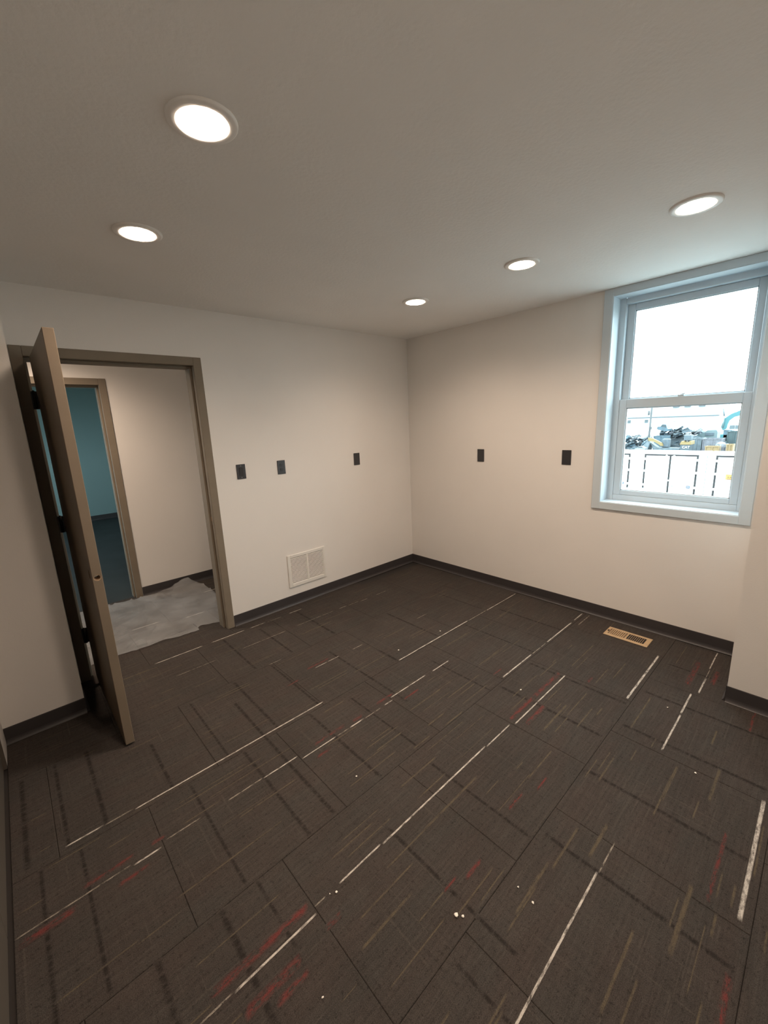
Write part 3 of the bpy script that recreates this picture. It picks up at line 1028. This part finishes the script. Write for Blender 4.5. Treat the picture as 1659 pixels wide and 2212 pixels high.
# ------------------------------------------------------------------ crumbs on the carpet
for (x, y, s, lab) in [
        (-1.128, -1.376, .007, 'white crumb just above the long line that runs towards the window wall'),
        (-1.568, -1.332, .006, 'white crumb just above the near end of the line towards the window wall'),
        (-1.365, -2.234, .007, 'white crumb on the open carpet right of the room centre'),
        (-2.525, -2.003, .005, 'lone white crumb on the carpet between the two long white lines'),
        (-2.647, -2.709, .009, 'largest white crumb, lying near the bottom centre of the carpet'),
        (-2.632, -2.727, .006, 'small white crumb touching the largest crumb at the bottom centre'),
        (-2.419, -2.876, .005, 'white crumb right of the largest crumb, lower of two'),
        (-2.410, -2.813, .004, 'white crumb right of the largest crumb, upper of two'),
        (-1.363, -3.145, .005, 'lone white crumb at the right, left of the thick white line'),
        (-2.904, -2.353, .005, 'white crumb at the lower end of the longest white line'),
        (-2.925, -2.340, .003, 'tiniest white speck at the lower end of the longest white line'),
        (-.926, -2.925, .005, 'white crumb near the right wall step beside a broken white line'),
        (-3.107, -2.558, .004, 'white crumb at the bottom left between red carpet lines')]:
    b = bmesh.new()
    bmesh.ops.create_icosphere(b, subdivisions=1, radius=s)
    for v in b.verts:
        v.co *= rnd.uniform(.6, 1.15)
        v.co.z *= .55
    zmin = min(v.co.z for v in b.verts)
    bmesh.ops.translate(b, verts=list(b.verts), vec=(x, y, .0006 - zmin))
    tag(obj('drywall_crumb', b, M_CRUMB), lab, 'crumb', 'white crumbs scattered on the carpet')

# ------------------------------------------------------------------ outdoors
M_GRAVEL = mat('yard_gravel', (0.26, 0.26, 0.25), 0.9, var=0.2, vscale=2)
M_CWHITE = mat('container_white', (0.50, 0.51, 0.505), 0.5)
M_GASKET = mat('container_gasket', (0.0110, 0.0083, 0.0088), 0.8)
M_BLUEP = mat('placard_blue', (0.0193, 0.0468, 0.0880), 0.5)
M_YELLP = mat('placard_yellow', (0.36, 0.23, 0.045), 0.5)
M_ORAN = mat('placard_orange', (0.1210, 0.0495, 0.0165), 0.5)
M_CYEL = mat('machine_yellow', (0.1375, 0.0908, 0.0303), 0.5)
M_MBLK = mat('machine_black', (0.0275, 0.0385, 0.0468), 0.5)
M_TEALM = mat('excavator_teal', (0.0193, 0.0880, 0.0990), 0.45)
M_PALEM = mat('pale_machine_paint', (0.0770, 0.1045, 0.1100), 0.5)
M_BLDW = mat('warehouse_white', (0.86, 0.86, 0.85), 0.7)
M_ROOF = mat('warehouse_roof', (0.0688, 0.0825, 0.0825), 0.5)
M_EAVE = mat('warehouse_eave', (0.0468, 0.0550, 0.0633), 0.6)
M_VENT = mat('warehouse_window', (0.0468, 0.0605, 0.0688), 0.5)
M_POLE = mat('utility_pole_wood', (0.0550, 0.0578, 0.0605), 0.9)
M_WOODC = mat('crate_wood', (0.1430, 0.0935, 0.0440), 0.8)
M_CARB = mat('car_blue', (0.0495, 0.0880, 0.1100), 0.25)
M_TYRE = mat('tyre_black', (0.03, 0.03, 0.03), 0.9)
M_CARG = mat('car_glass', (0.04, 0.06, 0.07), 0.1)
SCR = [mat('scrap_%s' % n, c, 0.55, var=0.25, vscale=3) for n, c in (('slate', (0.0439, 0.0599, 0.0734)), ('steel', (0.0679, 0.0838, 0.0957)), ('blue', (0.0399, 0.0679, 0.0877)), ('dark', (0.0280, 0.0383, 0.0463)), ('white', (0.1210, 0.1265, 0.1320)), ('mauve', (0.0798, 0.0798, 0.0918)))]

# ground, falling away behind the containers
bm = bmesh.new()
prof = [(-60, -2.55), (0, -2.55), (26, -2.55), (46, -4.2), (260, -4.2)]
for (xa, za), (xb, zb) in zip(prof, prof[1:]):
    v = [bm.verts.new(p) for p in ((xa, -120, za), (xb, -120, zb), (xb, 160, zb), (xa, 160, za))]
    bm.faces.new(v)
bmesh.ops.remove_doubles(bm, verts=list(bm.verts), dist=1e-4)
tag(obj('ground', bm, M_GRAVEL, fix=False), 'pale gravel yard ground outside the window', 'ground', kind='structure')

# three white shipping containers
CZ0, CZ1 = -2.55, -0.095
CXB = 19.16
for cy, lab in ((4.11, 'white shipping container at left of the window view'), (1.52, 'white shipping container in the middle of the window view'), (-1.07, 'white shipping container at right of the view with yellow placard')):
    t = thing('shipping_container', (18.6, cy, CZ0), lab, 'shipping container', 'white containers outside the window')
    hw = 1.288
    b = bmesh.new()
    bx(b, 18.02, 18.2, cy - hw, cy - .99, CZ0, CZ1, .01)
    bx(b, 18.02, 18.2, cy + .99, cy + hw, CZ0, CZ1, .01)
    bx(b, 18.02, 18.2, cy - .99, cy + .99, -.21, CZ1)
    bx(b, 18.02, 18.2, cy - .99, cy + .99, CZ0, CZ0 + .16)
    bx(b, 18.2, CXB, cy - hw + .03, cy + hw - .03, CZ0 + .05, CZ1 - .01)
    for k in range(3):
        x = 18.32 + k * .28
        bx(b, x, x + .14, cy - hw, cy + hw, CZ0 + .1, CZ1 - .06)
    obj('body', b, M_CWHITE, t)
    obj('door_gasket', box(18.012, 18.12, cy - 1.005, cy + 1.005, CZ0 + .17, -.198), M_GASKET, t)
    for s in (-1, 1):
        b = box(18.01, 18.06, cy + s * .034, cy + s * .935, CZ0 + .19, -.268, .002)
        d = obj('door', b, M_CWHITE, t)
        for z in (-.76, -1.23, -1.70):
            obj('rib', box(17.995, 18.012, cy + s * .20, cy + s * .90, z - .03, z + .03, .008), M_CWHITE, d)
        for z in (-.42, -.96, -1.60, -2.25):
            obj('hinge', box(17.99, 18.07, cy + s * .92, cy + s * 1.04, z - .05, z + .05, .01), M_CWHITE, d)
        b = bmesh.new()
        tube(b, [(17.975, cy + s * .14, CZ0 + .15), (17.975, cy + s * .14, -.22)], .018, 8)
        for z in (-.27, -.90, -1.30, -2.3):
            bx(b, 17.95, 18.02, cy + s * .10, cy + s * .18, z - .03, z + .03)
        br = obj('lock_bar', b, M_CWHITE, d)
        b = bmesh.new()
        tube(b, [(17.95, cy + s * .14, -1.57), (17.94, cy + s * .60, -1.56)], .016, 8)
        bx(b, 17.93, 17.96, cy + s * .42, cy + s * .60, -1.575, -1.545)
        obj('handle', b, M_SCREW if s < 0 else M_CWHITE, d)
    obj('anti_tamper_plate', box(17.98, 18.02, cy - .06, cy + .06, -1.37, -1.31), M_CWHITE, t)
    p = obj('placard', box(17.995, 18.011, cy - .81, cy - .68, -1.63, -1.53), M_BLUEP, t, label='small blue square placard')
    obj('placard_print', box(17.990, 17.996, cy - .79, cy - .70, -1.59, -1.565), M_CWHITE, p)
    if cy < 0:
        p = obj('placard', box(17.985, 18.000, cy + .38, cy + .62, -1.16, -.95), M_YELLP, t, label='yellow warning placard')
        b = bmesh.new()
        bx(b, 17.980, 17.986, cy + .42, cy + .58, -1.145, -1.115)
        bx(b, 17.980, 17.986, cy + .51, cy + .56, -1.085, -1.03)
        bx(b, 17.980, 17.986, cy + .44, cy + .49, -1.085, -1.03)
        bx(b, 17.980, 17.986, cy + .42, cy + .60, -.985, -.97)
        obj('placard_print', b, M_ORAN, p)

# blue car parked in front of the containers (its roof shows above the sill)
t = thing('parked_car', (13.0, 1.45, -2.55), 'blue car roof just showing above the bottom of the window', 'car')


def loft(bm, secs):
    rings = [[bm.verts.new(p) for p in s] for s in secs]
    n = len(rings[0])
    for a, b in zip(rings, rings[1:]):
        for k in range(n):
            f = bm.faces.new((a[k], a[(k + 1) % n], b[(k + 1) % n], b[k]))
            f.smooth = True
    bm.faces.new(rings[0])
    bm.faces.new(rings[-1][::-1])
    return bm


def car_sec(x, w, z0, z1, crown, n=16):
    pts = []
    for k in range(n):
        a = math.pi * k / (n - 1)
        c, s = math.cos(a), math.sin(a)
        yy = w * (abs(c) ** .45) * (1 if c >= 0 else -1)
        pts.append((x, 1.45 + yy, z0 + (z1 - z0) * (s ** .55) + crown * s * s))
    return pts


b = loft(bmesh.new(), [car_sec(10.9, .70, -2.25, -1.85, 0), car_sec(11.1, .86, -2.30, -1.72, .02), car_sec(12.0, .90, -2.32, -1.62, .03), car_sec(13.0, .90, -2.32, -1.58, .03), car_sec(14.6, .88, -2.32, -1.62, .03), car_sec(15.1, .80, -2.26, -1.75, 0)])
obj('body', b, M_CARB, t)
b = loft(bmesh.new(), [car_sec(11.95, .74, -1.65, -1.60, 0), car_sec(12.7, .62, -1.65, -1.14, .05), car_sec(13.2, .62, -1.65, -1.09, .07), car_sec(13.9, .62, -1.65, -1.14, .05), car_sec(14.6, .70, -1.65, -1.58, 0)])
obj('cabin', b, M_CARB, t)
b = loft(bmesh.new(), [car_sec(12.0, .66, -1.63, -1.58, 0), car_sec(12.55, .58, -1.63, -1.20, 0), car_sec(12.66, .58, -1.63, -1.15, 0)])
obj('windscreen', b, M_CARG, t)
for x in (11.7, 14.3):
    for s in (-1, 1):
        b = bmesh.new()
        tube(b, [(x, 1.45 + s * .66, -2.23), (x, 1.45 + s * .88, -2.23)], .32, 20)
        obj('wheel', b, M_TYRE, t)

# utility pole
t = thing('utility_pole', (55.6, 12.61, -4.2), 'grey wooden utility pole in the scrap yard', 'pole')
obj('shaft', tube(bmesh.new(), [(55.6, 12.63, -4.2), (55.6, 12.56, 2.05)], [.13, .10], 12), M_POLE, t)
obj('transformer', tube(bmesh.new(), [(55.4, 12.78, 1.2), (55.4, 12.78, 1.7)], .11, 10), M_POLE, t)
obj('meter_box', box(55.35, 55.47, 12.33, 12.52, -.55, -.2), M_POLE, t)

# long warehouse
t = thing('warehouse', (120, 38, -4.2), 'long white warehouse with pale grey roof behind the scrap yard', 'building')
obj('wall', box(110.8, 130, 15.0, 62, -4.2, .10), M_BLDW, t)
b = prism(bmesh.new(), [(110.2, .06), (110.2, .30), (120.4, 2.65), (130.6, .30), (130.6, .06)], 'y', 14.6, 62.4)
rf = obj('roof', b, M_ROOF, t)
obj('gutter', box(109.95, 110.2, 14.6, 62.4, .02, .22), M_EAVE, rf)
for y in (24.5, 22.2, 19.4):
    obj('roof_vent', box(118.5, 119.4, y - .6, y + .6, 2.2, 2.75), M_EAVE, rf)
for y0, y1 in ((31.6, 32.5), (27.9, 28.8), (35.4, 36.3), (39.2, 40.1)):
    w_ = obj('window', box(110.72, 110.82, y0, y1, -1.17, -.28), M_BLDW, t)
    obj('pane', box(110.68, 110.73, y0 + .06, y1 - .06, -1.11, -.34), M_VENT, w_)
obj('wall_vent', box(110.7, 110.82, 22.5, 23.4, -.97, -.86), M_EAVE, t)

# white office trailer at the right of the yard
t = thing('office_trailer', (85, 6.2, -4.2), 'white site office trailer with a window band behind the excavator', 'trailer')
obj('body', box(83.8, 87, 1.5, 9.4, -3.6, -.55, .03), M_BLDW, t)
obj('roof', box(83.6, 87.2, 1.3, 9.6, -.55, -.40, .03), M_BLDW, t)
obj('skirt', box(83.9, 86.9, 1.6, 9.3, -4.2, -3.6), M_EAVE, t)
for y in (8.6, 7.9, 7.2, 6.5, 4.5):
    w_ = obj('window', box(83.74, 83.82, y - .33, y + .33, -1.72, -1.13), M_VENT, t)

# scrap machines --------------------------------------------------------
t = thing('wheel_loader', (53.4, 10.5, -4.2), 'yellow loader with sloping lift arm in front of the scrap heap', 'loader')
b = prism(bmesh.new(), [(11.96, -1.38), (11.55, -1.42), (10.95, -1.72), (10.52, -1.98), (10.36, -2.30), (10.62, -2.32), (10.80, -2.16), (11.30, -1.85), (11.89, -1.74)], 'x', 52.9, 53.2)
obj('lift_arm', b, M_CYEL, t)
b = prism(bmesh.new(), [(11.84, -1.89), (11.41, -2.66), (11.3, -3.4), (8.85, -3.4), (8.80, -2.58), (11.0, -2.52)], 'x', 53.25, 54.2)
obj('chassis', b, SCR[1], t)
obj('cab', box(53.3, 54.1, 9.9, 10.6, -2.5, -1.55, .05), SCR[0], t)
obj('bucket', prism(bmesh.new(), [(12.4, -2.3), (11.9, -1.75), (11.7, -2.0), (11.9, -2.9), (12.5, -3.0)], 'x', 52.8, 54.6), SCR[1], t)
for y in (9.4, 11.1):
    obj('wheel', tube(bmesh.new(), [(53.0, y, -3.55), (53.4, y, -3.55)], .65, 20), M_TYRE, t)
    obj('wheel', tube(bmesh.new(), [(54.1, y, -3.55), (54.5, y, -3.55)], .65, 20), M_TYRE, t)

t = thing('compact_loader', (52, 7.95, -4.2), 'yellow compact loader with lettered black rear panel', 'loader')
b = prism(bmesh.new(), [(8.45, -2.05), (8.32, -1.68), (8.12, -1.68), (8.06, -1.80), (7.62, -1.80), (7.58, -1.66), (7.44, -1.66), (7.40, -2.05)], 'x', 51.4, 53.0)
obj('hood', b, M_CYEL, t)
obj('rear_panel', box(51.45, 53.0, 7.45, 8.38, -3.6, -2.05, .03), M_MBLK, t)
obj('cage', box(52.0, 53.0, 7.6, 8.25, -1.66, -1.05, .04), SCR[0], t)
for y in (7.15, 8.45):
    obj('track', box(51.5, 53.6, y, y + .28, -4.2, -3.3, .15, 3), M_TYRE, t)
fc = bpy.data.curves.new('panel_lettering', 'FONT')
fc.body = 'CAT'
fc.size = 0.36
fc.extrude = 0.012
fc.align_x = 'CENTER'
fc.align_y = 'CENTER'
ft = bpy.data.objects.new('lettering_source', fc)
COL.objects.link(ft)
fm = bpy.data.meshes.new_from_object(ft.evaluated_get(bpy.context.evaluated_depsgraph_get()))
bpy.data.objects.remove(ft, do_unlink=True)
fm.materials.clear()
fm.materials.append(M_CWHITE)
fo = bpy.data.objects.new('panel_lettering', fm)
COL.objects.link(fo)
fo.parent = t
fo.matrix_local = Matrix.Translation(Vector((51.43, 7.86, -2.34)) - Vector((52, 7.95, -4.2))) @ Matrix(((0, 0, -1), (-1, 0, 0), (0, 1, 0))).to_4x4()
fo['label'] = 'white capital letters on the black panel'

t = thing('excavator', (68, 6.9, -4.2), 'teal excavator with raised curved boom at right of the view', 'excavator')
b = prism(bmesh.new(), [(7.27, -1.24), (7.5, -.81), (7.42, -.3), (7.21, .33), (6.9, .62), (6.58, .85), (5.79, 1.28), (4.9, 1.5), (4.2, 1.35), (4.2, .9), (4.9, .95), (5.63, .65), (6.29, .45), (6.71, .06), (6.85, -.4), (6.89, -.81), (6.98, -1.08)], 'x', 67.3, 67.9)
obj('boom', b, M_TEALM, t)
b = prism(bmesh.new(), [(4.75, 1.45), (4.2, 1.6), (3.6, -1.5), (3.9, -1.6)], 'x', 67.4, 67.8)
obj('stick', b, M_TEALM, t)
b = tube(bmesh.new(), [(67.2, 7.47, 1.6), (67.2, 7.27, .6)], .07, 10)
obj('exhaust', b, SCR[1], t)
obj('cylinder', tube(bmesh.new(), [(67.2, 7.3, -.9), (67.2, 7.25, .45)], .07, 10), M_PALEM, t)
obj('cab', box(67.6, 69.2, 6.3, 7.25, -2.7, -1.2, .08), SCR[2], t)
obj('engine_housing', box(67.6, 70, 6.3, 9.2, -2.8, -1.75, .08), M_TEALM, t)
for x in (67.4, 69.3):
    obj('track', box(x, x + .6, 5.6, 9.4, -4.2, -3.3, .25, 3), M_TYRE, t)
obj('turntable', tube(bmesh.new(), [(68.6, 7.6, -3.4), (68.6, 7.6, -2.75)], .7, 20), SCR[3], t)
obj('grapple', prism(bmesh.new(), [(4.0, -1.5), (3.5, -1.5), (3.2, -2.3), (3.6, -2.8), (4.0, -2.4)], 'x', 67.3, 67.9), SCR[1], t)

t = thing('flatbed_truck', (63, 8.0, -4.2), 'pale truck cab with a dark side window', 'truck')
b = prism(bmesh.new(), [(9.1, -1.95), (9.05, -1.55), (8.35, -1.25), (8.0, -.98), (7.1, -.95), (6.98, -1.2), (6.98, -2.6), (9.1, -2.6)], 'x', 62.2, 64.2)
obj('cab', b, M_PALEM, t)
obj('window', box(62.12, 62.22, 7.30, 8.18, -1.67, -1.27, .03), SCR[0], t)
obj('bumper', box(62.1, 64.3, 6.95, 9.15, -3.2, -2.6, .05), SCR[4], t)
obj('bed', box(62.3, 64.1, 3.0, 6.9, -2.9, -2.5, .03), SCR[1], t)
for y in (4.0, 8.4):
    for x in (62.2, 63.9):
        obj('wheel', tube(bmesh.new(), [(x, y, -3.7), (x + .3, y, -3.7)], .5, 18), M_TYRE, t)


def dumpster(name, x0, x1, y0, y1, z0, z1, m, label, cat='dumpster'):
    t = thing(name, ((x0 + x1) / 2, (y0 + y1) / 2, z0), label, cat)
    b = bmesh.new()
    w = .06
    bx(b, x0, x0 + w, y0, y1, z0, z1); bx(b, x1 - w, x1, y0, y1, z0, z1)
    bx(b, x0 + w, x1 - w, y0, y0 + w, z0, z1); bx(b, x0 + w, x1 - w, y1 - w, y1, z0, z1); bx(b, x0 + w, x1 - w, y0 + w, y1 - w, z0, z0 + w)
    obj('body', b, m, t)
    b = bmesh.new()
    bx(b, x0 - .05, x0, y0 - .05, y1 + .05, z1 - .08, z1 + .02)
    obj('rim', b, m, t)
    k = max(2, int((y1 - y0) / .6))
    for i in range(k + 1):
        y = y0 + (y1 - y0 - .08) * i / k
        obj('rib', box(x0 - .06, x0, y, y + .08, z0, z1 - .08), m, t)
    return t


dumpster('scrap_bin', 55, 57, 7.15, 8.09, -4.2, -1.58, SCR[1], 'tall grey steel scrap bin right of the lettered loader', 'bin')
dumpster('scrap_dumpster', 54.8, 57, 5.32, 7.05, -4.2, -1.62, SCR[5], 'long dark grey dumpster below the truck')
dumpster('scrap_bin', 56.8, 58.4, 10.97, 12.4, -4.2, -1.38, SCR[2], 'blue grey scrap bin behind the sloping lift arm', 'bin')
dumpster('teal_dumpster', 56.8, 58.6, 4.0, 5.25, -4.2, -.93, mat('dumpster_teal', (0.0165, 0.0303, 0.0330), 0.6), 'dark teal dumpster at the right end of the yard')
dumpster('lumber_crate', 49.6, 50.6, 4.70, 5.83, -4.2, -2.07, M_WOODC, 'long low wooden crate just above the container roofs', 'crate')
dumpster('wooden_crate', 49.4, 50.4, 3.59, 4.13, -4.2, -1.85, M_WOODC, 'upright orange wooden crate at right above the containers', 'crate')
for y, lab in ((4.72, 'left one of the two pale drums beside the wooden crate'), (4.38, 'right one of the two pale drums beside the wooden crate')):
    b = lathe(bmesh.new(), [(0, -4.2), (.13, -4.2), (.13, -3.0), (.145, -2.95), (.13, -2.9), (.13, -2.3), (.145, -2.25), (.13, -2.2), (.13, -1.9), (0, -1.9)], 20, (51.4, y, 0))
    tag(obj('steel_drum', b, SCR[5]), lab, 'drum', 'drums beside the crate')
b = bmesh.new()
bmesh.ops.create_icosphere(b, subdivisions=3, radius=1)
for v in b.verts:
    n = mn.noise(v.co * 2.1)
    v.co *= 1 + .3 * n
    v.co = Vector((v.co.x * .5 + 52.2, v.co.y * .42 + 5.0, v.co.z * .34 - 2.12))
bx(b, 51.9, 52.5, 4.75, 5.25, -4.2, -2.2)
tag(obj('tarp_bundle', b, SCR[4]), 'white tarp bundle heaped beside the low wooden crate', 'tarp')

# heaps of scrap: single crumpled pieces


def scrap_piece(bm, c, size, mi, seed):
    r = random.Random(seed)
    b = bmesh.new()
    bmesh.ops.create_cube(b, size=1)
    bmesh.ops.subdivide_edges(b, edges=list(b.edges), cuts=2, use_grid_fill=True)
    rot = Matrix.Rotation(r.uniform(-.7, .7), 4, 'X') @ Matrix.Rotation(r.uniform(-.5, .5), 4, 'Y') @ Matrix.Rotation(r.uniform(-1, 1), 4, 'Z')
    for v in b.verts:
        v.co = v.co * (1 + .55 * mn.noise(v.co * 2.3 + Vector((seed * 1.7, seed * .3, 0))))
        v.co = Vector((v.co.x * size[0], v.co.y * size[1], v.co.z * size[2]))
        v.co = rot @ v.co + Vector(c)
    n0 = len(bm.faces)
    merge(bm, b)
    bm.faces.ensure_lookup_table()
    for f in bm.faces[n0:]:
        f.material_index = mi


for (n, xm, y0, y1, z0, dz, sd, cyc, cy, ry, rz, cx, lab) in (
        (46, 57.2, 12.95, 16.4, -3.0, 1.55, 100, (0, 1, 3, 0, 4, 1, 5, 2), 14.6, 1.7, 1.9, 58.6, 'low tangled heap of grey scrap metal left of the pole'),
        (60, 60.2, 8.4, 12.3, -2.6, 2.0, 300, (0, 2, 1, 3, 5, 2, 4, 0), 10.7, 2.4, 2.9, 60.6, 'tall tangled heap of blue grey scrap metal behind the loaders')):
    hb = bmesh.new()
    core = bmesh.new()
    bmesh.ops.create_icosphere(core, subdivisions=3, radius=1)
    for v in core.verts:
        k = 1 + .25 * mn.noise(v.co * 2.5 + Vector((cy, 0, 0)))
        v.co = Vector((v.co.x * 1.4 * k + cx, v.co.y * ry * k + cy, max(0, v.co.z) * rz * k - 4.2))
    merge(hb, core)
    hb.faces.ensure_lookup_table()
    for f in hb.faces:
        f.material_index = 3
    for i in range(n):
        r = random.Random(sd + i)
        scrap_piece(hb, (xm + r.uniform(-.8, 1.4), r.uniform(y0, y1), z0 + (i / n) * dz + r.uniform(-.12, .12)), (.7, r.uniform(.3, .9), r.uniform(.10, .34)), cyc[i % len(cyc)], sd + i)
    h = obj('scrap_heap', hb, None)
    for m_ in SCR:
        h.data.materials.append(m_)
    tag(h, lab, 'scrap heap', kind='stuff')

# flattened car bodies lying on the heaps


def crushed_car(c, sx, sy, sz, rx, m, label):
    t = thing('crushed_car', c, label, 'wrecked car')
    def tr(p):
        v = Matrix.Rotation(rx, 3, 'X') @ Vector((p[0] * sx, p[1] * sy, p[2] * sz))
        return v + Vector(c)
    def shape(poly, x0, x1):
        b = prism(bmesh.new(), poly, 'x', x0, x1)
        for v in b.verts:
            v.co = tr(v.co)
        return b
    obj('body', shape([(1, .1), (.95, .42), (.5, .5), (-.6, .5), (-1, .38), (-1, .08), (-.6, 0), (.7, 0)], -1, 1), m, t)
    obj('roof', shape([(.55, .5), (.35, .86), (-.3, .92), (-.65, .5), (-.55, .5), (-.28, .84), (.30, .78), (.45, .5)], -.9, .9), m, t)
    obj('window', shape([(.45, .5), (.30, .77), (-.27, .82), (-.54, .5)], -.85, .85), SCR[3], t)
    return t


crushed_car((58.2, 11.75, -.75), .8, .62, .85, .25, SCR[2], 'blue crushed car tilted on top of the tall heap')
crushed_car((51.6, 12.2, -2.66), .5, .55, .42, -.05, SCR[4], 'white wrecked car shell below the low heap')
crushed_car((57.6, 9.0, -1.0), .8, .5, .55, -.2, SCR[0], 'small dark wrecked car on the right of the tall heap')
